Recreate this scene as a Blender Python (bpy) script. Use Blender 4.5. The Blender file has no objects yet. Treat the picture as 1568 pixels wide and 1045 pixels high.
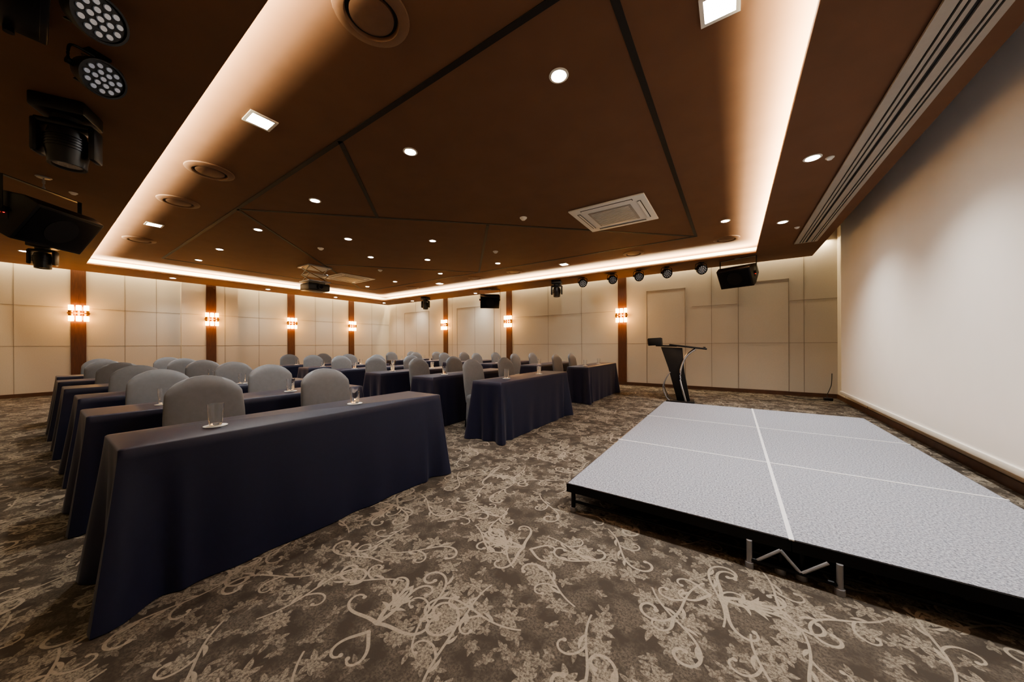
import bpy, bmesh, math, random
import numpy as np
from mathutils import Vector, Matrix, Euler
random.seed(7)
S=bpy.context.scene
COL=S.collection
S.view_settings.view_transform='AgX'
try: S.view_settings.look='AgX - Medium High Contrast'
except Exception as ex: print(ex)
def lin(c):
    return tuple(((x/255)/12.92 if x/255<=0.04045 else ((x/255+0.055)/1.055)**2.4) for x in c)+(1,)
# ---------------------------------------------------------------- materials
def mat(name,rgb,rough=.6,metal=0,var=0,scale=20,bump=0,bscale=60,emit=None,estr=0,sheen=0,trans=0,coat=0,stretch=None,spec=None):
    m=bpy.data.materials.new(name); m.use_nodes=True
    nt=m.node_tree; b=nt.nodes['Principled BSDF']
    c=lin(rgb); b.inputs['Base Color'].default_value=c
    b.inputs['Roughness'].default_value=rough; b.inputs['Metallic'].default_value=metal
    if sheen: 
        b.inputs['Sheen Weight'].default_value=sheen; b.inputs['Sheen Roughness'].default_value=.4
    if trans: b.inputs['Transmission Weight'].default_value=trans; b.inputs['IOR'].default_value=1.45
    if coat: b.inputs['Coat Weight'].default_value=coat
    if spec is not None: b.inputs['Specular IOR Level'].default_value=spec
    if emit: b.inputs['Emission Color'].default_value=lin(emit); b.inputs['Emission Strength'].default_value=estr
    if var or bump:
        tc=nt.nodes.new('ShaderNodeTexCoord'); mp=nt.nodes.new('ShaderNodeMapping')
        nt.links.new(tc.outputs['Object'],mp.inputs[0])
        if stretch: mp.inputs['Scale'].default_value=stretch
    if var:
        n=nt.nodes.new('ShaderNodeTexNoise'); n.inputs['Scale'].default_value=scale; n.inputs['Detail'].default_value=6
        nt.links.new(mp.outputs[0],n.inputs['Vector'])
        r=nt.nodes.new('ShaderNodeValToRGB')
        r.color_ramp.elements[0].position=.3; r.color_ramp.elements[1].position=.7
        r.color_ramp.elements[0].color=tuple(x*(1-var) for x in c[:3])+(1,)
        r.color_ramp.elements[1].color=tuple(min(1,x*(1+var)) for x in c[:3])+(1,)
        nt.links.new(n.outputs[0],r.inputs[0]); nt.links.new(r.outputs[0],b.inputs['Base Color'])
    if bump:
        n2=nt.nodes.new('ShaderNodeTexNoise'); n2.inputs['Scale'].default_value=bscale; n2.inputs['Detail'].default_value=3
        nt.links.new(mp.outputs[0],n2.inputs['Vector'])
        bp=nt.nodes.new('ShaderNodeBump'); bp.inputs['Strength'].default_value=bump; bp.inputs['Distance'].default_value=.01
        nt.links.new(n2.outputs[0],bp.inputs['Height']); nt.links.new(bp.outputs[0],b.inputs['Normal'])
    return m
M={}
M['ceil']=mat('brown_ceiling_panel',(116,86,67),.75,var=.05,scale=3,bump=.03,bscale=200,spec=.2)
M['cove']=mat('cove_paint',(238,230,212),.8,var=.02)
M['joint']=mat('black_joint',(18,14,12),.6,var=.1)
M['wall']=mat('beige_fabric_wall',(196,189,175),.85,var=.03,scale=60,bump=.1,bscale=300)
M['seam']=mat('wall_seam',(146,137,124),.8,var=.05)
M['wood']=mat('dark_walnut',(88,55,36),.45,var=.25,scale=9,stretch=(6,6,.6))
M['base']=mat('baseboard_wood',(88,62,46),.45,var=.2,scale=9)
M['black']=mat('black_plastic',(17,17,19),.4,var=.1)
M['blackm']=mat('black_metal',(26,26,29),.35,.6,var=.1)
M['grey']=mat('grey_metal',(150,150,154),.4,.5,var=.05)
M['chrome']=mat('chrome',(215,215,220),.15,1,var=.03)
M['white']=mat('white_plastic',(225,222,214),.5,var=.02)
M['screen']=mat('projection_screen_fabric',(238,235,231),.9,var=.01,scale=4)
M['navy']=mat('navy_tablecloth',(17,22,50),.5,var=.08,scale=30,bump=.08,bscale=500,sheen=.1)
M['chair']=mat('grey_spandex_cover',(112,116,121),.6,var=.05,scale=30,bump=.06,bscale=400,sheen=.2)
M['glass']=mat('clear_glass',(250,252,255),.02,trans=1,var=0)
M['paper']=mat('white_paper_coaster',(240,240,236),.8,var=.02)
M['alu']=mat('aluminium_trim',(205,207,212),.6,0,var=.03)
M['lamp']=mat('lamp_lens',(255,250,240),.4,emit=(255,252,245),estr=150)
M['sconce']=mat('sconce_glass',(255,220,170),.4,emit=(255,180,90),estr=24)
M['brass']=mat('antique_brass',(150,104,52),.35,.9,var=.1)
M['led']=mat('led_lens',(190,195,205),.12,.3,emit=(200,205,215),estr=.06)
M['lensdark']=mat('dark_lens',(30,32,45),.05,coat=1)
M['red']=mat('red_indicator',(200,20,10),.4,emit=(255,30,10),estr=3)
M['slot']=mat('slot_dark',(30,28,26),.6,var=.1)
M['grille']=mat('grille_offwhite',(160,154,145),.5,var=.03)
M['copper']=mat('bronze_diffuser',(114,85,66),.6,.05,var=.05)
def stage_mat():
    m=bpy.data.materials.new('speckled_grey_stage_carpet'); m.use_nodes=True; nt=m.node_tree; b=nt.nodes['Principled BSDF']
    b.inputs['Roughness'].default_value=.9; b.inputs['Specular IOR Level'].default_value=.1
    tc=nt.nodes.new('ShaderNodeTexCoord')
    n=nt.nodes.new('ShaderNodeTexNoise'); n.inputs['Scale'].default_value=90; n.inputs['Detail'].default_value=6; n.inputs['Roughness'].default_value=.85
    nt.links.new(tc.outputs['Object'],n.inputs['Vector'])
    r=nt.nodes.new('ShaderNodeValToRGB'); r.color_ramp.elements[0].position=.4; r.color_ramp.elements[1].position=.6
    r.color_ramp.elements[0].color=lin((88,91,100)); r.color_ramp.elements[1].color=lin((172,176,186))
    nt.links.new(n.outputs[0],r.inputs[0]); nt.links.new(r.outputs[0],b.inputs['Base Color'])
    return m
M['stage']=stage_mat()
def carpet():
    N=1700; size=2.6; px=N/size
    A=np.zeros((N,N),np.float32); G=np.zeros((N,N),np.float32)
    rnd=random.Random(23)
    def stamp(T,x,y,r,v=1.0):
        cx=x*px; cy=y*px; R=r*px; k=int(R+2)
        ix=np.arange(int(cx)-k,int(cx)+k+1); iy=np.arange(int(cy)-k,int(cy)+k+1)
        d=np.sqrt((ix[None,:]-cx)**2+(iy[:,None]-cy)**2)
        a=np.clip(R-d+.5,0,1)*v
        sl=np.ix_(iy%N,ix%N); T[sl]=np.maximum(T[sl],a)
    def stroke(x,y,ang,L,k0,k1,w0,w1,pw=2.0,T=A,v=1.0,prof=None,ball=0):
        ds=.004; n=max(2,int(L/ds)); pts=[]
        for i in range(n):
            t=i/(n-1)
            ang+=(k0+(k1-k0)*t**pw)*ds
            x+=math.cos(ang)*ds; y+=math.sin(ang)*ds
            w=prof(t) if prof else w0+(w1-w0)*t
            stamp(T,x,y,max(w,.0012),v); pts.append((x,y,ang))
        if ball: stamp(T,x,y,ball,v)
        return pts
    def leaf(x,y,ang,L,W,k=0,T=A,v=1.0):
        stroke(x,y,ang,L,k,k,0,0,T=T,v=v,prof=lambda t:W*(math.sin(math.pi*min(1,t*.96+.04))**.8)*(1-.35*t))
    def motif(cx,cy,rot,sc):
        def P(s,x,y,a):
            x*=s; a=a if s>0 else math.pi-a
            c,n=math.cos(rot),math.sin(rot)
            return cx+sc*(x*c-y*n),cy+sc*(x*n+y*c),a+rot
        for s in (1,-1):
            def st(x,y,a,L,k0,k1,w0,w1,**k):
                X,Y,Aa=P(s,x,y,math.radians(a)); return stroke(X,Y,Aa,L*sc,s*k0/sc,s*k1/sc,w0*sc,w1*sc,**k)
            def lf(x,y,a,L,W,k=0,**kk):
                X,Y,Aa=P(s,x,y,math.radians(a)); leaf(X,Y,Aa,L*sc,W*sc,s*k/sc,**kk)
            p=st(0,0,62,.7,3,-24,.020,.010,pw=2.2,ball=.022*sc)
            for f,sd,l in ((.25,1,.11),(.35,-1,.10),(.5,1,.1)):
                q=p[int(f*len(p))]; leaf(q[0],q[1],q[2]+s*sd*.8,l*sc,.019*sc,-s*sd*6/sc)
            st(0,-.02,18,.6,-3,22,.018,.010,pw=1.8,ball=.02*sc)
            st(0,-.1,-50,.4,2,-26,.016,.009,pw=1.6,ball=.018*sc)
            lf(0,.16,68,.2,.022,-4); lf(0,.12,48,.15,.02,-6)
        X1,Y1,A1=P(1,0,.14,math.pi/2); leaf(X1,Y1,A1,.24*sc,.026*sc)
    n=0; h=size/2
    for i in range(2):
        for j in range(2):
            motif(.5+h*i+rnd.uniform(-.1,.1),.5+h*j+(h/2 if i%2 else 0)+rnd.uniform(-.1,.1),n*1.57+.5,.72); n+=1
    K=6
    for i in range(K*K):
        x=(i%K+.2+rnd.random()*.6)*size/K; y=(i//K+.2+rnd.random()*.6)*size/K; a=rnd.random()*6.28; s=rnd.choice((-1,1))
        # centre the vine on its cell
        x-=.18*math.cos(a); y-=.18*math.sin(a)
        p=stroke(x,y,a,.62+.25*rnd.random(),s*2.6,-s*(21+9*rnd.random()),.006,.010,pw=2.4,ball=.016)
        for f in (.2,.4,.55):
            q=p[int(f*len(p))]; sd=rnd.choice((-1,1)); leaf(q[0],q[1],q[2]+sd*.75,.08+.04*rnd.random(),.013,-sd*8)
        for f in (.1,.3,.5,.7):
            q=p[int(f*len(p))]; sd=rnd.choice((-1,1)); cx=q[0]+.075*math.cos(q[2]+sd*1.57); cy=q[1]+.075*math.sin(q[2]+sd*1.57)
            for j in range(6): leaf(cx,cy,q[2]+j*1.05,.065+.045*rnd.random(),.021,4,T=G,v=.95)
        q=p[int(.3*len(p))]; stroke(q[0],q[1],q[2]-s*.6,.26,-s*4,-s*34,.008,.006,pw=1.5,ball=.013)
    for i in range(420):
        x=rnd.random()*size; y=rnd.random()*size
        for j in range(5):
            leaf(x,y,j*1.25+rnd.random(),.03+.045*rnd.random(),.015,3,T=G,v=.5+.4*rnd.random())
    img=bpy.data.images.new('carpet_scroll_mask',N,N,alpha=False,float_buffer=False)
    img.colorspace_settings.name='Non-Color'
    buf=np.zeros((N,N,4),np.float32); buf[...,0]=A; buf[...,1]=G; buf[...,3]=1
    img.pixels.foreach_set(buf.ravel()); img.update(); img.pack()
    m=bpy.data.materials.new('scroll_pattern_carpet'); m.use_nodes=True; nt=m.node_tree; b=nt.nodes['Principled BSDF']
    b.inputs['Roughness'].default_value=.95; b.inputs['Specular IOR Level'].default_value=.15
    L=nt.links.new; nn=nt.nodes.new; ms=1.9
    tc=nn('ShaderNodeTexCoord'); mp=nn('ShaderNodeMapping'); mp.inputs['Scale'].default_value=(1/ms,1/ms,1); mp.inputs['Rotation'].default_value=(0,0,.3)
    L(tc.outputs['Object'],mp.inputs[0])
    ti=nn('ShaderNodeTexImage'); ti.image=img; ti.extension='REPEAT'; L(mp.outputs[0],ti.inputs[0])
    sp=nn('ShaderNodeSeparateColor'); L(ti.outputs[0],sp.inputs[0])
    n1=nn('ShaderNodeTexNoise'); n1.inputs['Scale'].default_value=90; n1.inputs['Detail'].default_value=5; n1.inputs['Roughness'].default_value=.75; L(tc.outputs['Object'],n1.inputs['Vector'])
    n2=nn('ShaderNodeTexNoise'); n2.inputs['Scale'].default_value=9; n2.inputs['Detail'].default_value=3; L(tc.outputs['Object'],n2.inputs['Vector'])
    def mr(src,a,b2,c=0,d=1):
        k=nn('ShaderNodeMapRange'); k.inputs[1].default_value=a; k.inputs[2].default_value=b2; k.inputs[3].default_value=c; k.inputs[4].default_value=d; L(src,k.inputs[0]); return k.outputs[0]
    def mth(op,a,b3):
        k=nn('ShaderNodeMath'); k.operation=op
        for i,v in enumerate((a,b3)):
            if isinstance(v,(int,float)): k.inputs[i].default_value=v
            else: L(v,k.inputs[i])
        return k.outputs[0]
    sp1=mr(n1.outputs[0],.4,.58)
    g=mth('MULTIPLY',sp.outputs[1],mth('ADD',mth('MULTIPLY',sp1,.72),.14))
    r=mth('MULTIPLY',sp.outputs[0],mr(n1.outputs[0],.3,.6,.65,1))
    bgd=mth('MULTIPLY',mth('MULTIPLY',sp1,mr(n2.outputs[0],.4,.58)),.25)
    f=mth('MAXIMUM',mth('MAXIMUM',g,r),bgd)
    mx=nn('ShaderNodeMix'); mx.data_type='RGBA'; mx.inputs[6].default_value=lin((68,62,56)); mx.inputs[7].default_value=lin((146,138,125))
    L(f,mx.inputs[0]); L(mx.outputs[2],b.inputs['Base Color'])
    bp=nn('ShaderNodeBump'); bp.inputs['Strength'].default_value=.25; bp.inputs['Distance'].default_value=.006
    L(n1.outputs[0],bp.inputs['Height']); L(bp.outputs[0],b.inputs['Normal'])
    return m
M['carpet']=carpet()
# ---------------------------------------------------------------- mesh builder
class B:
    def __init__(s): s.bm=bmesh.new(); s.mats=[]; s.xf=None
    def mi(s,m):
        m=M[m]
        if m not in s.mats: s.mats.append(m)
        return s.mats.index(m)
    def _fin(s,vs,m,T=None):
        i=s.mi(m); fs=set()
        for v in vs:
            for f in v.link_faces: fs.add(f)
        for f in fs: f.material_index=i
        if T is not None: bmesh.ops.transform(s.bm,matrix=T,verts=list(vs))
    def box(s,c,d,m,rot=(0,0,0),bev=0,seg=2):
        r=bmesh.ops.create_cube(s.bm,size=1); vs=r['verts']
        bmesh.ops.scale(s.bm,vec=d,verts=vs)
        if bev:
            es=list({e for v in vs for e in v.link_edges})
            r2=bmesh.ops.bevel(s.bm,geom=es,offset=bev,segments=seg,affect='EDGES',profile=.5)
            vs=list({v for f in r2['faces'] for v in f.verts}|{v for v in vs if v.is_valid})
        s._fin(vs,m,Matrix.Translation(c)@Euler(rot).to_matrix().to_4x4())
        return vs
    def bb(s,a,b,m,bev=0):
        c=[(a[i]+b[i])/2 for i in range(3)]; d=[abs(b[i]-a[i]) for i in range(3)]
        return s.box(c,d,m,bev=bev)
    def cyl(s,p0,p1,r0,m,r1=None,seg=24,caps=True):
        p0=Vector(p0);p1=Vector(p1); r1=r0 if r1 is None else r1
        r=bmesh.ops.create_cone(s.bm,cap_ends=caps,segments=seg,radius1=max(r0,1e-5),radius2=max(r1,1e-5),depth=(p1-p0).length)
        q=(p1-p0).to_track_quat('Z','Y').to_matrix().to_4x4()
        s._fin(r['verts'],m,Matrix.Translation((p0+p1)/2)@q)
    def sph(s,c,r,m,sc=(1,1,1),seg=20):
        q=bmesh.ops.create_uvsphere(s.bm,u_segments=seg,v_segments=seg//2,radius=r)
        s._fin(q['verts'],m,Matrix.Translation(c)@Matrix.Diagonal((*sc,1)))
    def rings(s,R,m,cap0=True,cap1=True,closed=True):
        i=s.mi(m); V=[[s.bm.verts.new(p) for p in r] for r in R]; n=len(V[0])
        for a,b in zip(V[:-1],V[1:]):
            for k in range(n if closed else n-1):
                f=s.bm.faces.new((a[k],a[(k+1)%n],b[(k+1)%n],b[k])); f.material_index=i
        if cap0: f=s.bm.faces.new(V[0][::-1]); f.material_index=i
        if cap1: f=s.bm.faces.new(V[-1]); f.material_index=i
        return V
    def lathe(s,prof,m,c=(0,0,0),seg=32,cap0=False,cap1=False):
        R=[[(c[0]+r*math.cos(2*math.pi*k/seg),c[1]+r*math.sin(2*math.pi*k/seg),c[2]+z) for k in range(seg)] for r,z in prof]
        s.rings(R,m,cap0,cap1)
    def tube(s,pts,r,m,seg=10):
        P=[Vector(p) for p in pts]; Q=[]
        for i in range(len(P)-1):
            a=P[max(i-1,0)];b=P[i];c=P[i+1];d=P[min(i+2,len(P)-1)]
            for j in range(6):
                t=j/6; Q.append(.5*((2*b)+(c-a)*t+(2*a-5*b+4*c-d)*t*t+(3*b-a-3*c+d)*t**3))
        Q.append(P[-1]); R=[]
        up=Vector((0,0,1))
        for i,q in enumerate(Q):
            t=(Q[min(i+1,len(Q)-1)]-Q[max(i-1,0)]).normalized()
            u=t.cross(up); 
            if u.length<.05: u=t.cross(Vector((0,1,0)))
            u.normalize(); v=t.cross(u)
            R.append([q+r*(math.cos(2*math.pi*k/seg)*u+math.sin(2*math.pi*k/seg)*v) for k in range(seg)])
        s.rings(R,m)
    def prism(s,poly,y0,y1,m,bev=0):
        i=s.mi(m); a=[s.bm.verts.new((x,y0,z)) for x,z in poly]; b=[s.bm.verts.new((x,y1,z)) for x,z in poly]; n=len(a)
        fs=[s.bm.faces.new(a),s.bm.faces.new(b[::-1])]+[s.bm.faces.new((a[k],b[k],b[(k+1)%n],a[(k+1)%n])) for k in range(n)]
        for f in fs: f.material_index=i
        if bev:
            es=list({e for f in fs for e in f.edges}); r=bmesh.ops.bevel(s.bm,geom=es,offset=bev,segments=2,affect='EDGES',profile=.5)
    def mesh(s,name,ang=38):
        bm=s.bm; bmesh.ops.recalc_face_normals(bm,faces=bm.faces)
        for f in bm.faces: f.smooth=True
        for e in bm.edges:
            if len(e.link_faces)==2 and e.calc_face_angle(0)>math.radians(ang): e.smooth=False
        me=bpy.data.meshes.new(name); bm.to_mesh(me); bm.free()
        for m in s.mats: me.materials.append(m)
        return me
    def obj(s,name,loc=(0,0,0),rot=(0,0,0),ang=38):
        return place(s.mesh(name,ang),name,loc,rot)
def place(me,name,loc=(0,0,0),rot=(0,0,0),parent=None,sc=None):
    o=bpy.data.objects.new(name,me); COL.objects.link(o); o.location=loc; o.rotation_euler=rot
    if sc: o.scale=(sc,sc,sc)
    if parent: o.parent=parent
    return o
def one(name,a,c,m):
    b=B(); b.bb(a,c,m); return b.obj(name)
# ---------------------------------------------------------------- room
XA,XC,YB,YD=-14.0,1.9,9.9,-.75
ZL,ZR=3.15,3.35
TX0,TX1,TY0,TY1=-12.65,.42,.76,8.7
one('floor',(XA-.1,YD-.1,-.1),(XC+.1,YB+.1,0),'carpet')
b=B(); b.bb((XA-.15,YD-.1,0),(XA,YB+.1,4.1),'wall'); b.bb((XA,2.6,0),(XA+.12,3.97,4.1),'wall'); b.obj('wall_west')
one('wall_north',(XA,YB,0),(XC,YB+.15,4.1),'wall')
one('wall_east',(XC,YD-.1,0),(XC+.15,YB+.1,4.1),'wall')
one('wall_south',(XA,YD-.15,0),(XC,YD,4.1),'wall')
g=.16; t=.02; XE=1.47; q=.35
one('ceiling',(TX0-q,TY0-q,ZR),(TX1+q,TY1+q,ZR+.03),'ceil')
one('ceiling',(XA+g,YD+g,ZL),(TX0,YB-g,ZL+t),'ceil')
one('ceiling',(TX1,YD+g,ZL),(XE,YB-g,ZL+t),'ceil')
one('ceiling',(TX0,YD+g,ZL),(TX1,TY0,ZL+t),'ceil')
one('ceiling',(TX0,TY1,ZL),(TX1,YB-g,ZL+t),'ceil')
one('ceiling',(XA,YD,4.0),(XC,YB,4.1),'cove')
k=1
def trim(a,c,m):
    global k
    one('trim_%d'%k,a,c,m); k+=1
for a,c in (((TX0-q-.02,TY0-q,ZL+t),(TX0-q,TY1+q,ZR)),((TX1+q,TY0-q,ZL+t),(TX1+q+.02,TY1+q,ZR)),((TX0-q,TY0-q-.02,ZL+t),(TX1+q,TY0-q,ZR)),((TX0-q,TY1+q,ZL+t),(TX1+q,TY1+q+.02,ZR)),
    ((TX0-.02,TY0-.02,ZL+t),(TX0,TY1+.02,ZL+t+.03)),((TX1,TY0-.02,ZL+t),(TX1+.02,TY1+.02,ZL+t+.03)),((TX0,TY0-.02,ZL+t),(TX1,TY0,ZL+t+.03)),((TX0,TY1,ZL+t),(TX1,TY1+.02,ZL+t+.03))):
    trim(a,c,'cove')
trim((XE-.02,YD+g,ZL+t),(XE,YB-g,3.98),'ceil')
b=B()
def joint(p,q,w=.05,z=ZR):
    p=Vector(p);q=Vector(q); d=q-p; a=math.atan2(d.y,d.x)
    b.box(((p.x+q.x)/2,(p.y+q.y)/2,z-.003),(d.length,w,.006),'joint',rot=(0,0,a))
for p,q_ in (((-11.5,1.83),(-.575,1.83)),((-.6,1.83),(-.6,7.45)),((-11.5,7.45),(-.575,7.45)),((-11.5,1.83),(-11.5,7.45)),
    ((-6.43,1.84),(-.6,7.45)),((-3.4,1.83),(-4.92,3.27)),((-6.43,1.84),(-11.5,6.9)),((-3.62,4.6),(-6.2,7.45)),((-8.9,4.4),(-6.2,7.45))):
    joint(p,q_)
b.obj('trim_%d'%k); k+=1
for nm,a,c in (('west',(XA,YD,0),(XA+.02,2.6,.09)),('north',(XA,YB-.02,0),(XC,YB,.09)),('east',(XC-.02,YD,0),(XC,YB-.02,.09)),('south',(XA+.02,YD,0),(XC-.02,YD+.02,.09))):
    b=B(); b.bb(a,c,'base')
    if nm=='west': b.bb((XA,3.97,0),(XA+.02,YB-.02,.09),'base'); b.bb((XA+.12,2.58,0),(XA+.14,3.99,.09),'base')
    b.obj('baseboard_'+nm)
b=B(); w=.005
def vs_n(x,z0=.09,z1=3.5): b.bb((x-w,YB-.004,z0),(x+w,YB,z1),'seam')
def hs_n(x0,x1,z): b.bb((x0,YB-.004,z-w),(x1,YB,z+w),'seam')
for x in (-13.4,-12.0,-9.7,-5.2,-4.0,-.45,1.35,-7.2): vs_n(x)
for z in (1.22,): hs_n(XA,XC,z)
hs_n(-6.6,-2.9,2.2); hs_n(1.1,XC,2.2); hs_n(-.9,.1,2.2)
b.obj('trim_%d'%k); k+=1
b=B()
for y in (-.2,1.5,2.1,4.6,6.5,7.2,9.0): b.bb((XA,y-w,.09),(XA+.004,y+w,3.5),'seam')
for z in (1.22,2.2):
    b.bb((XA,YD,z-w),(XA+.004,2.6,z+w),'seam'); b.bb((XA,3.97,z-w),(XA+.004,YB,z+w),'seam'); b.bb((XA+.12,2.6,z-w),(XA+.124,3.97,z+w),'seam')
b.bb((XA+.12,3.62,.09),(XA+.124,3.63,3.5),'seam')
b.obj('trim_%d'%k); k+=1
b=B()
for y in (8,9.3): b.bb((XC-.004,y-w,.09),(XC,y+w,3.5),'seam')
b.obj('trim_%d'%k); k+=1
for i,(x0,x1) in enumerate(((-12.77,-11.1),(-9.42,-7.5),(-2.04,-1.05),(.11,1.09))):
    b=B(); zt=2.72; e_=.0005
    b.bb((x0+.015,YB-.006,.1),(x1-.015,YB-e_,zt-.015),'wall')
    for a,c in (((x0,YB-.012,.09),(x0+.015,YB-e_,zt)),((x1-.015,YB-.012,.09),(x1,YB-e_,zt)),((x0,YB-.012,zt-.015),(x1,YB-e_,zt))): b.bb(a,c,'seam')
    b.bb((x0+.02,YB-.008,1.215),(x1-.02,YB-.006,1.225),'seam')
    if i<2: xm=(x0+x1)/2; b.bb((xm-.006,YB-.009,.1),(xm+.006,YB-.006,zt-.02),'seam')
    b.obj('door_%d'%(i+1))
def sconce_mesh():
    b=B()
    b.box((0,-.012,0),(.15,.024,.34),'brass',bev=.004)
    b.box((0,-.07,0),(.36,.05,.035),'brass',bev=.005)
    b.box((0,-.04,0),(.05,.06,.03),'brass')
    for x in (-.12,0,.12):
        for s_ in (1,-1):
            b.lathe([(.0,s_*.02),(.03,s_*.02),(.045,s_*.05),(.045,s_*.2),(.038,s_*.205),(.0,s_*.2)],'sconce',c=(x,-.075,0),seg=16)
            b.cyl((x,-.075,s_*.015),(x,-.075,s_*.07),.047,'brass',seg=16)
    return b.mesh('wall_sconce')
SM=sconce_mesh()
def light(kind,name,loc,energy,color=(1,.8,.58),parent=None,**kw):
    l=bpy.data.lights.new(name,kind); l.energy=energy; l.color=color
    for a,v in kw.items():
        if a!='rot': setattr(l,a,v)
    o=bpy.data.objects.new(name,l); COL.objects.link(o); o.location=loc
    if 'rot' in kw: o.rotation_euler=kw['rot']
    if parent: o.parent=parent
    return o
for x in (-10.07,-6.8,-2.72):
    trim((x-.12,YB-.03,.09),(x+.12,YB,3.4),'wood')
    o=place(SM,'wall_sconce',(x,YB-.03,2.06))
    light('POINT','sconce_bulb',(0,-.2,0),28,(1,.56,.2),parent=o,shadow_soft_size=.12)
for y,dx in ((.72,0),(3.28,.12),(5.62,0),(8.0,0)):
    trim((XA+dx,y-.12,.09),(XA+dx+.03,y+.12,3.4),'wood')
    o=place(SM,'wall_sconce',(XA+dx+.03,y,2.06),(0,0,math.pi/2))
    light('POINT','sconce_bulb',(0,-.2,0),28,(1,.56,.2),parent=o,shadow_soft_size=.12)
# ---------------------------------------------------------------- screen
b=B(); XS=1.78
b.bb((XS,.7,.26),(XS+.006,9.0,3.8),'screen')
b.bb((XS-.02,.68,.2),(XS+.025,9.02,.26),'white',bev=.008)
b.bb((XS-.05,.6,3.8),(XS+.1,9.05,3.99),'white',bev=.01)
b.obj('projection_screen')
b=B()
b.bb((1.0,-.3,ZL-.012),(1.32,8.25,ZL),'slot')
for x0,x1 in ((.99,1.06),(1.075,1.1),(1.115,1.14),(1.17,1.23),(1.245,1.26),(1.275,1.32)):
    b.bb((x0,-.3,ZL-.03),(x1,8.25,ZL-.012),'grille')
b.bb((.99,8.25,ZL-.03),(1.32,8.28,ZL),'grille')
b.obj('linear_air_diffuser')
# ---------------------------------------------------------------- stage
b=B(); sx=[-1.0,.245,1.45]; sy=[2.17,3.48,4.87,6.25]; zt=.2
for i in range(2):
    for j in range(3):
        x0,x1,y0,y1=sx[i]+.002,sx[i+1]-.002,sy[j]+.002,sy[j+1]-.002
        b.bb((x0+.008,y0+.008,zt-.03),(x1-.008,y1-.008,zt),'stage')
        for a,c in (((x0,y0,zt-.06),(x0+.008,y1,zt-.002)),((x1-.008,y0,zt-.06),(x1,y1,zt-.002)),((x0+.008,y0,zt-.06),(x1-.008,y0+.008,zt-.002)),((x0+.008,y1-.008,zt-.06),(x1-.008,y1,zt-.002))):
            b.bb(a,c,'blackm')
        for yy in (y0+.03,y1-.03):
            for xx in (x0+.04,x1-.04):
                b.cyl((xx,yy,.02),(xx,yy,zt-.03),.016,'blackm',seg=12)
                b.cyl((xx,yy,0),(xx,yy,.028),.024,'grey',seg=12)
            b.cyl((x0+.04,yy,.07),(x1-.04,yy,.07),.01,'blackm',seg=8)
b.bb((sx[1]-.011,sy[0]+.001,zt-.004),(sx[1]+.011,sy[3],zt+.002),'alu')
for y in (sy[1],sy[2]):
    b.bb((sx[0],y-.008,zt-.004),(sx[2],y+.008,zt+.0022),'alu')
y=sy[0]-.004
for xx in (.07,.42):
    b.cyl((xx,y,.02),(xx,y,.145),.013,'grey',seg=10); b.cyl((xx,y,0),(xx,y,.03),.02,'grey',seg=10)
b.cyl((.07,y,.045),(.42,y,.045),.01,'blackm',seg=8)
for a,c in ((.1,.2),(.28,.2),(.28,.38)): b.cyl((a,y,.045),(c,y,.135),.008,'grey',seg=8)
b.obj('portable_stage')
# ---------------------------------------------------------------- tables
def cloth_mesh(seed):
    rd=random.Random(seed); L,D,H=1.92,.45,.74
    n=300; hx,hy=D/2,L/2; per=2*(L+D)
    base=[]
    for i in range(n):
        s=i/n*per
        if s<L: p=(hx,-hy+s); nr=(1,0); dc=min(s,L-s)
        elif s<L+D: p=(hx-(s-L),hy); nr=(0,1); dc=min(s-L,L+D-s)
        elif s<2*L+D: p=(-hx,hy-(s-L-D)); nr=(-1,0); dc=min(s-L-D,2*L+D-s)
        else: p=(-hx+(s-2*L-D),-hy); nr=(0,-1); dc=min(s-2*L-D,per-s)
        if dc<.07:
            dg=Vector((math.copysign(1,p[0]),math.copysign(1,p[1]))).normalized()
            wgt=(1-dc/.07)**1.5; v=Vector(nr).lerp(dg,wgt).normalized(); nr=(v.x,v.y)
        base.append((p,nr,dc,s))
    ph=[rd.random()*6.28 for _ in range(6)]
    rows=16; R=[]
    R.append([(p[0]*.985,p[1]*.996,H) for p,_,_,_ in base])
    for r in range(rows+1):
        t=r/rows; ring=[]
        for p,nr,dc,s in base:
            fold=(.5*math.sin(s*2*math.pi/.42+ph[0])+.3*math.sin(s*2*math.pi/.27+ph[1]+t)+.35*math.sin(s*2*math.pi/.9+ph[2]))
            off=.004+t*.014+fold*.014*t**1.2
            c=math.exp(-(dc/.045)**2); cr=math.exp(-((dc-.13)/.045)**2); c2=math.exp(-((dc-.2)/.04)**2)
            off+=t**1.1*(.10*c-.03*cr+.014*c2)
            z=H-.006-(H-.012)*t
            ring.append((p[0]+nr[0]*off,p[1]+nr[1]*off,z))
        R.append(ring)
    b=B(); b.rings(R,'navy',cap0=True,cap1=False)
    for yy in (-hy+.12,hy-.12):
        for xx in (-.17,.17): b.cyl((xx,yy,0),(xx,yy,.7),.014,'blackm',seg=8)
    b.bb((-hx+.02,-hy+.02,.705),(hx-.02,hy-.02,.73),'blackm')
    return b.mesh('cloth_covered_table',60)
CM=[cloth_mesh(i) for i in (3,8,15)]
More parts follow.
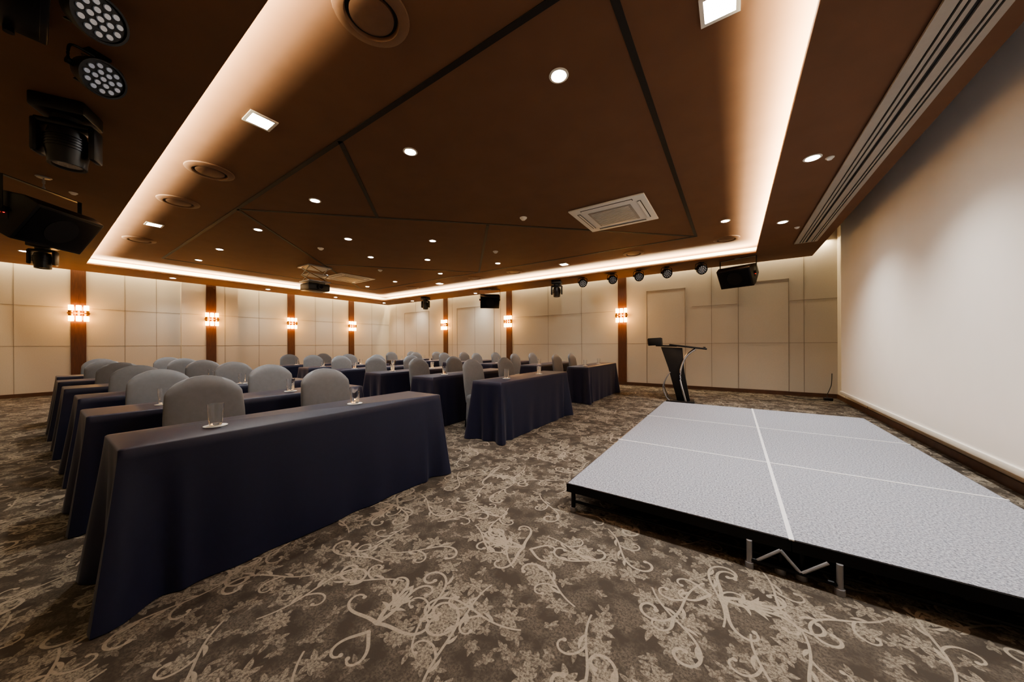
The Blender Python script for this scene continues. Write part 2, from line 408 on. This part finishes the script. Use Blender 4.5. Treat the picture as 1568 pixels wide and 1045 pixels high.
# ---------------------------------------------------------------- chairs (local +x = facing)
def chair_mesh():
    b=B()
    W,D,SH=.43,.40,.47
    n=96
    def loop(hw,hd,e=5):
        out=[]
        for i in range(n):
            a=2*math.pi*i/n; c,s=math.cos(a),math.sin(a)
            out.append((hd*math.copysign(abs(c)**(2/e),c),hw*math.copysign(abs(s)**(2/e),s),a))
        return out
    R=[]
    for f,z in ((.3,SH+.012),(.7,SH+.01),(.93,SH),(1.0,SH-.02),(1.01,SH-.05),(.985,SH-.085)):
        R.append([(x*f,y*f,z) for x,y,a in loop(W/2,D/2)])
    for k in range(1,9):
        t=k/8; ring=[]
        for x,y,a in loop(W/2,D/2):
            cor=abs(math.sin(2*a))**1.6
            hem=.015+.2*(1-cor)**.8
            z=(SH-.085)+(hem-(SH-.085))*t
            f=.985-.05*math.sin(math.pi*t)*(1-cor)+.05*t*cor
            ring.append((x*f,y*f,z))
        R.append(ring)
    b.rings(R,'chair',True,False)
    R=[]; N2=24
    for k in range(N2+1):
        t=k/N2; z=.36+t*(.985-.36)
        tt=max(0,(t-.8)/.2)
        hw=(.205+.018*math.sin(math.pi*min(1,t*1.1)))*(1-tt**3*.14)
        if k==N2: hw*=.9
        th=.034*(1-tt**4*.6)
        x0=-.155-.085*t+ .01*math.sin(math.pi*t)
        ring=[]
        for i in range(48):
            a=2*math.pi*i/48; c,s=math.cos(a),math.sin(a)
            yy=hw*math.copysign(abs(s)**.6,s); xx=th*math.copysign(abs(c)**.7,c)
            zc=z-.085*tt*(abs(yy)/.2)**2
            ring.append((x0+xx-.025*(1-(yy/.2)**2)*.6*t,yy,zc))
        R.append(ring)
    b.rings(R,'chair',True,True)
    for sx_ in (-1,1):
        for sy_ in (-1,1):
            b.cyl((sx_*.18,sy_*.195,0),(sx_*.175,sy_*.19,.12),.016,'blackm',seg=10)
    return b.mesh('banquet_chair',50)
CH=chair_mesh()
def glass_mesh():
    b=B()
    b.lathe([(0,.004),(.028,.004),(.030,.008),(.038,.125),(.036,.125),(.029,.016),(0,.016)],'glass',seg=28)
    return b.mesh('drinking_glass')
GM=glass_mesh()
b=B(); b.lathe([(0,0),(.053,0),(.055,.003),(0,.003)],'paper',seg=32); CO=b.mesh('paper_coaster')
i=0
for r in range(6):
    XF=-2.26-1.25*r
    for c,yc in enumerate((1.19,4.19,7.25)):
        dx=-.08*c if r==0 else -.03*c
        jit=random.uniform(-.02,.02)
        xc=XF-.225+dx; place(CM[i%3],'cloth_covered_table',(xc,yc+jit,0),(0,0,math.pi*(i%2) if not (r==0 and c==0) else 0)); i+=1
        for dy in (-.48,.38):
            if c: dy+=.05
            place(CH,'banquet_chair',(xc-.49+random.uniform(-.015,.01),yc+dy+random.uniform(-.02,.02),0),(0,0,random.uniform(-.05,.05)))
            gx,gy=xc+.01+random.uniform(-.03,.03),yc+dy-.1+random.uniform(-.03,.03)
            place(CO,'paper_coaster',(gx,gy,.7405)); place(GM,'drinking_glass',(gx,gy,.7436))
# ---------------------------------------------------------------- lectern (audience side = -x)
b=B()
b.box((.06,0,.015),(.52,.5,.03),'black',bev=.008)
b.prism([(.0,.03),(.24,.03),(.14,.6),(.1,1.12),(-.3,1.14),(-.16,.7)],-.14,.14,'black',bev=.008)
b.box((-.42,0,1.255),(.26,.44,.16),'black',rot=(0,-.06,0),bev=.012)
b.box((-.555,0,1.255),(.012,.38,.11),'wood',rot=(0,-.06,0))
b.box((-.2,0,1.165),(.4,.36,.03),'black',rot=(0,.03,0),bev=.005)
b.box((.2,0,1.145),(.68,.5,.035),'black',rot=(0,.13,0),bev=.008)
b.box((.5,0,1.12),(.03,.46,.05),'black',rot=(0,.13,0),bev=.005)
for y in (-.2,.2):
    b.tube([(.34,y,1.1),(.2,y,.98),(.1,y,.78),(.06,y,.5),(.12,y,.2),(.16,y,.03)],.02,'chrome')
    b.tube([(-.12,y,.62),(-.22,y,.45),(-.26,y,.28),(-.2,y,.1),(-.14,y,.03)],.012,'grey')
b.obj('lectern',(-.98,7.7,0),(0,0,.1))
b=B(); b.box((0,0,.03),(.14,.1,.06),'black',bev=.008)
b.tube([(0,.05,.04),(.02,.2,.1),(.1,.3,.3),(.12,.34,.55)],.007,'black'); b.tube([(-.06,0,.02),(-.3,-.05,.008),(-.55,.05,.008),(-.7,.3,.008)],.007,'black')
b.obj('stage_floor_box',(1.66,9.4,0))
# ---------------------------------------------------------------- ceiling fixtures
def dl_round():
    b=B(); b.lathe([(.075,0),(.078,-.006),(.06,-.01),(.052,0)],'white',seg=28); b.lathe([(0,-.003),(.055,-.003)],'lamp',seg=28); return b.mesh('recessed_downlight')
def dl_sq():
    b=B()
    for a,c in (((-.11,-.11,-.012),(.11,-.085,0)),((-.11,.085,-.012),(.11,.11,0)),((-.11,-.085,-.012),(-.085,.085,0)),((.085,-.085,-.012),(.11,.085,0))): b.bb(a,c,'white')
    b.bb((-.085,-.085,-.006),(.085,.085,0),'lamp'); return b.mesh('square_downlight')
DR,DS=dl_round(),dl_sq()
spotE=118
def dl(x,y,z,me=None,e=1.0,ang=110):
    me=me or DR; o=place(me,me.name,(x,y,z))
    light('SPOT','downlight_beam',(0,0,-.02),spotE*e,(1,.96,.9),parent=o,spot_size=math.radians(ang),spot_blend=.9,shadow_soft_size=.05)
for x in (-1.14,-2.95,-5.1,-7.24,-9.4,-11):
    for y in (2.37,6.9):
        if (x,y) in ((-1.14,6.9),(-2.95,6.9)): continue
        dl(x,y,ZR)
for x,y in ((-5.1,4.65),(-7.27,4.65),(-6.4,3.6),(-6.33,5.6),(-9.4,4.65),(-.1,6.8)): dl(x,y,ZR)
for x,y in ((-.06,2.45),(-3.72,1.24),(-8.43,1.24),(-3.72,8.0),(-8.43,8.0)): dl(x,y,ZR,DS)
for x,y in ((.68,2.3),(.7,4.6),(.67,6.75)): dl(x,y,ZL,e=2.0,ang=125)
for x,y in ((-11.9,-.05),(-13.2,2.3),(-13.2,4.6),(-13.2,6.9),(-13.2,9.1),(-8,9.4),(-11.6,9.4)): dl(x,y,ZL,e=.7)
def diff():
    b=B(); b.lathe([(.26,0),(.255,-.012),(.21,-.03),(.185,-.03),(.175,-.004)],'copper',seg=40)
    b.lathe([(0,-.03),(.12,-.028),(.15,-.02),(.152,-.004)],'copper',seg=40); b.lathe([(.152,-.003),(.178,-.003)],'slot',seg=40); return b.mesh('round_air_diffuser')
DF=diff()
for x in (-.1,-1.93,-5.3,-6.8,-9.86):
    for y in (1.25,7.98): 
        if (x,y)==(-.1,1.25): continue
        place(DF,'round_air_diffuser',(x,y,ZR),sc=.9)
def ac():
    b=B(); w,h=.58,.56
    b.box((0,0,-.012),(2*w,2*h,.024),'white',bev=.01)
    b.box((0,0,-.028),(1.15*w,1.15*h,.012),'grille',bev=.004)
    for i in range(13): b.box((0,-.28+i*.0467,-.036),(.6,.012,.006),'white')
    for s_ in (1,-1):
        b.box((0,s_*.46,-.025),(.8,.05,.006),'slot'); b.box((s_*.47,0,-.025),(.05,.75,.006),'slot')
        b.box((0,s_*.455,-.031),(.78,.035,.006),'white',rot=(s_*.3,0,0)); b.box((s_*.465,0,-.031),(.035,.73,.006),'white',rot=(0,-s_*.3,0))
    return b.mesh('ceiling_air_conditioner')
AC=ac(); place(AC,'ceiling_air_conditioner',(-1.61,5.42,ZR)); place(AC,'ceiling_air_conditioner',(-10.1,5.7,ZR))
b=B(); b.lathe([(0,-.045),(.03,-.042),(.045,-.025),(.06,-.012),(.062,0)],'white',seg=24); SD=b.mesh('smoke_detector')
for x,y in ((-2.92,4.68),(-4.5,6.0),(-8.3,5.6),(-7.5,3.6)): place(SD,'smoke_detector',(x,y,ZR))
for x,y in ((-4.9,.3),(-6.9,.32),(.85,4.7),(.9,7.2)): place(SD,'smoke_detector',(x,y,ZL),sc=.6)
def par():
    b=B(); R=.105
    T=Matrix.Translation((0,0,-.14))@Euler((math.radians(62),0,0)).to_matrix().to_4x4()
    n0=len(b.bm.verts)
    b.lathe([(0,.1),(.06,.1),(.085,.07),(.1,.0),(R,-.03),(R,-.07),(.095,-.07),(.092,-.055),(0,-.055)],'black',seg=32)
    for k in range(6): 
        a=k*math.pi/3; b.box((.08*math.cos(a),.08*math.sin(a),.06),(.03,.008,.06),'black',rot=(0,0,a))
    for rr,nn in ((0,1),(.036,6),(.07,11)):
        for k in range(nn):
            a=2*math.pi*k/nn; x,y=rr*math.cos(a),rr*math.sin(a)
            b.cyl((x,y,-.055),(x,y,-.066),.0125,'led',seg=12)
    b.bm.verts.ensure_lookup_table(); vs=b.bm.verts[n0:]
    bmesh.ops.transform(b.bm,matrix=T,verts=list(vs))
    for s_ in (1,-1):
        b.tube([(s_*.118,0,-.14),(s_*.12,0,-.08),(s_*.1,0,-.03),(0,0,-.025)],.007,'blackm',seg=8); b.cyl((s_*.1,0,-.14),(s_*.128,0,-.14),.018,'blackm',seg=12)
    b.cyl((0,0,-.03),(0,0,0),.014,'blackm',seg=12); b.box((0,0,-.008),(.1,.06,.016),'blackm')
    return b.mesh('led_par_light')
PM=par()
for x in (-3.6,-2.74,-2.05,-1.375,-.62): place(PM,'led_par_light',(x,9.0,ZL),(0,0,-2.6),sc=1.1)
for x,y in ((-3.5,.26),(-2.88,.2)): place(PM,'led_par_light',(x,y,ZL),(0,0,-1.2),sc=1.05)
b=B(); b.box((0,0,-.06),(.5,.26,.12),'black',bev=.01); b.box((0,0,-.125),(.42,.2,.01),'blackm',bev=.003)
for s_ in (1,-1): b.cyl((s_*.2,0,-.13),(s_*.2,0,-.16),.02,'blackm')
b.obj('lighting_dimmer_box',(-3.2,-.06,ZL))
def mover():
    b=B()
    b.box((0,0,-.05),(.26,.24,.1),'black',bev=.015)
    b.cyl((0,0,-.13),(0,0,-.1),.08,'black')
    b.box((0,0,-.15),(.28,.1,.04),'black',bev=.012)
    for s_ in (1,-1): b.box((s_*.135,0,-.26),(.04,.11,.24),'black',bev=.018)
    R=[]; 
    for z,r in ((-.18,.06),(-.19,.085),(-.26,.1),(-.33,.1),(-.4,.09),(-.44,.088),(-.44,.075),(-.43,.07)):
        R.append([(r*math.cos(2*math.pi*k/28),r*1.05*math.sin(2*math.pi*k/28),z) for k in range(28)])
    b.rings(R,'black'); b.lathe([(0,-.431),(.068,-.431)],'lensdark',seg=24)
    for k in range(5): b.lathe([(.1,-.24-k*.02),(.106,-.244-k*.02),(.106,-.25-k*.02),(.1,-.254-k*.02)],'blackm',seg=28)
    b.box((0,.123,-.05),(.1,.004,.04),'lensdark')
    return b.mesh('moving_head_light')
MM=mover()
for x,y in ((-4.43,9.0),(-10.3,9.0),(-4.45,.18),(-10.6,.15)): place(MM,'moving_head_light',(x,y,ZL),(0,0,.3 if y>1 else 1.1),sc=1.12)
def speaker(dr):
    b=B(); z=-dr
    f=Vector((-.82,-.57)); u=Vector((-.57,.82)); c=Vector((0,-.37+z))
    pts=[c+f*.2+u*.23,c+f*.05+u*.235,c-f*.22+u*.12,c-f*.22-u*.12,c+f*.05-u*.235,c+f*.2-u*.23]
    b.prism([(p.x,p.y) for p in pts],-.33,.33,'black',bev=.012)
    g=c+f*.203; b.box((g.x,0,g.y),(.008,.6,.4),'blackm',rot=(0,-.61,0),bev=.003)
    b.cyl((g.x+f.x*.004,-.0,g.y+f.y*.004),(g.x+f.x*.008,0,g.y+f.y*.008),.15,'black')
    for s_ in (1,-1):
        b.cyl((0,s_*.33,c.y),(0,s_*.36,c.y),.035,'blackm'); b.box((0,s_*.362,-.19+z),(.04,.008,.36),'blackm')
        b.box((.02,s_*.332,c.y-.05),(.1,.004,.1),'slot'); b.sph((.0,s_*.335,c.y-.03),.01,'red',seg=10); b.sph((.04,s_*.335,c.y-.03),.01,'red',seg=10)
    b.box((0,0,-.012+z),(.04,.732,.008),'blackm')
    nk=max(1,int((dr+.015)/.03))
    for k in range(nk):
        z0=-(dr+.015)*k/nk; z1=-(dr+.015)*(k+.95)/nk
        b.cyl((0,0,z0),(0,0,z1),.012 if k%2 else .006,'grey',seg=8)
    b.lathe([(.0,-.012),(.05,-.01),(.06,0)],'grey',seg=20)
    return b.mesh('hanging_loudspeaker')
SP=speaker(0); SP2=speaker(.13)
for x,y,r in ((.1,9.05,1.2),(-7.05,9.05,2.3)): place(SP,'hanging_loudspeaker',(x,y,ZL),(0,0,r))
place(SP2,'hanging_loudspeaker',(-6.55,.1,ZL),(0,0,3.9))
b=B()
b.box((0,0,-.015),(.62,.62,.03),'grey')
for s_ in (1,-1):
    for (za,zb) in ((-.03,-.22),(-.22,-.4)):
        b.cyl((-.22,s_*.24,za),(.22,s_*.24,zb),.013,'grey',seg=8); b.cyl((.22,s_*.24,za),(-.22,s_*.24,zb),.013,'grey',seg=8)
        b.cyl((s_*.24,-.22,za),(s_*.24,.22,zb),.009,'brass',seg=8)
b.box((0,0,-.22),(.5,.5,.015),'grey'); b.box((0,0,-.41),(.56,.56,.03),'grey')
b.box((0,0,-.56),(.5,.56,.19),'black',bev=.03); b.cyl((.24,.0,-.56),(.33,.0,-.56),.075,'black',r1=.068); b.cyl((.331,.0,-.56),(.336,.0,-.56),.055,'lensdark')
for s_ in (1,-1):
    b.cyl((.1,s_*.2,-.47),(.1,s_*.2,-.42),.012,'grey'); 
    for kk in range(5): b.box((0,s_*.281,-.52-.02*kk),(.3,.004,.008),'blackm')
b.obj('ceiling_projector',(-9.48,4.4,ZR))
# ---------------------------------------------------------------- lights in coves
CW=(1,.88,.6)
zc=ZL+t+.012; o=.07; e=54
def strip(name,cx,cy,lx,ly,z,e_per,rot=(math.pi,0,0),col=CW):
    L=max(lx,ly); return light('AREA',name,(cx,cy,z),e_per*L,col,shape='RECTANGLE',size=lx,size_y=ly,rot=rot)
mx,my=(TX0+TX1)/2,(TY0+TY1)/2; LX,LY=TX1-TX0,TY1-TY0
strip('cove_strip',mx,TY0-o,LX,.03,zc,e); strip('cove_strip',mx,TY1+o,LX,.03,zc,e)
strip('cove_strip',TX0-o,my,.03,LY,zc,e); strip('cove_strip',TX1+o,my,.03,LY,zc,e)
z=3.5
strip('perimeter_strip',(XA+XC)/2,YB-.08,XC-XA-.2,.05,z,14,(0,0,0),(1,.8,.52))
strip('perimeter_strip',XA+.2,(YB+YD)/2,.05,YB-YD-.2,z,14,(0,0,0),(1,.8,.52))
strip('perimeter_strip',(XA+XC)/2,YD+.08,XC-XA-.2,.05,z,6,(0,0,0),(1,.8,.52))
w_=bpy.data.worlds.new('World'); S.world=w_; w_.use_nodes=True
w_.node_tree.nodes['Background'].inputs[0].default_value=(.9,.8,.7,1); w_.node_tree.nodes['Background'].inputs[1].default_value=.05
# camera
cam=bpy.data.cameras.new('camera'); co=bpy.data.objects.new('camera',cam); COL.objects.link(co)
cam.sensor_width=36; cam.lens=36*500/1568; cam.clip_start=.05; cam.clip_end=100
cam.shift_y=6/1568
Rm=Matrix.Rotation(math.radians(34.05),4,'Z')@Matrix.Rotation(math.radians(90),4,'X')@Matrix.Rotation(math.radians(-.25),4,'Z')
co.matrix_world=Matrix.Translation((0,0,1.2))@Rm
S.camera=co
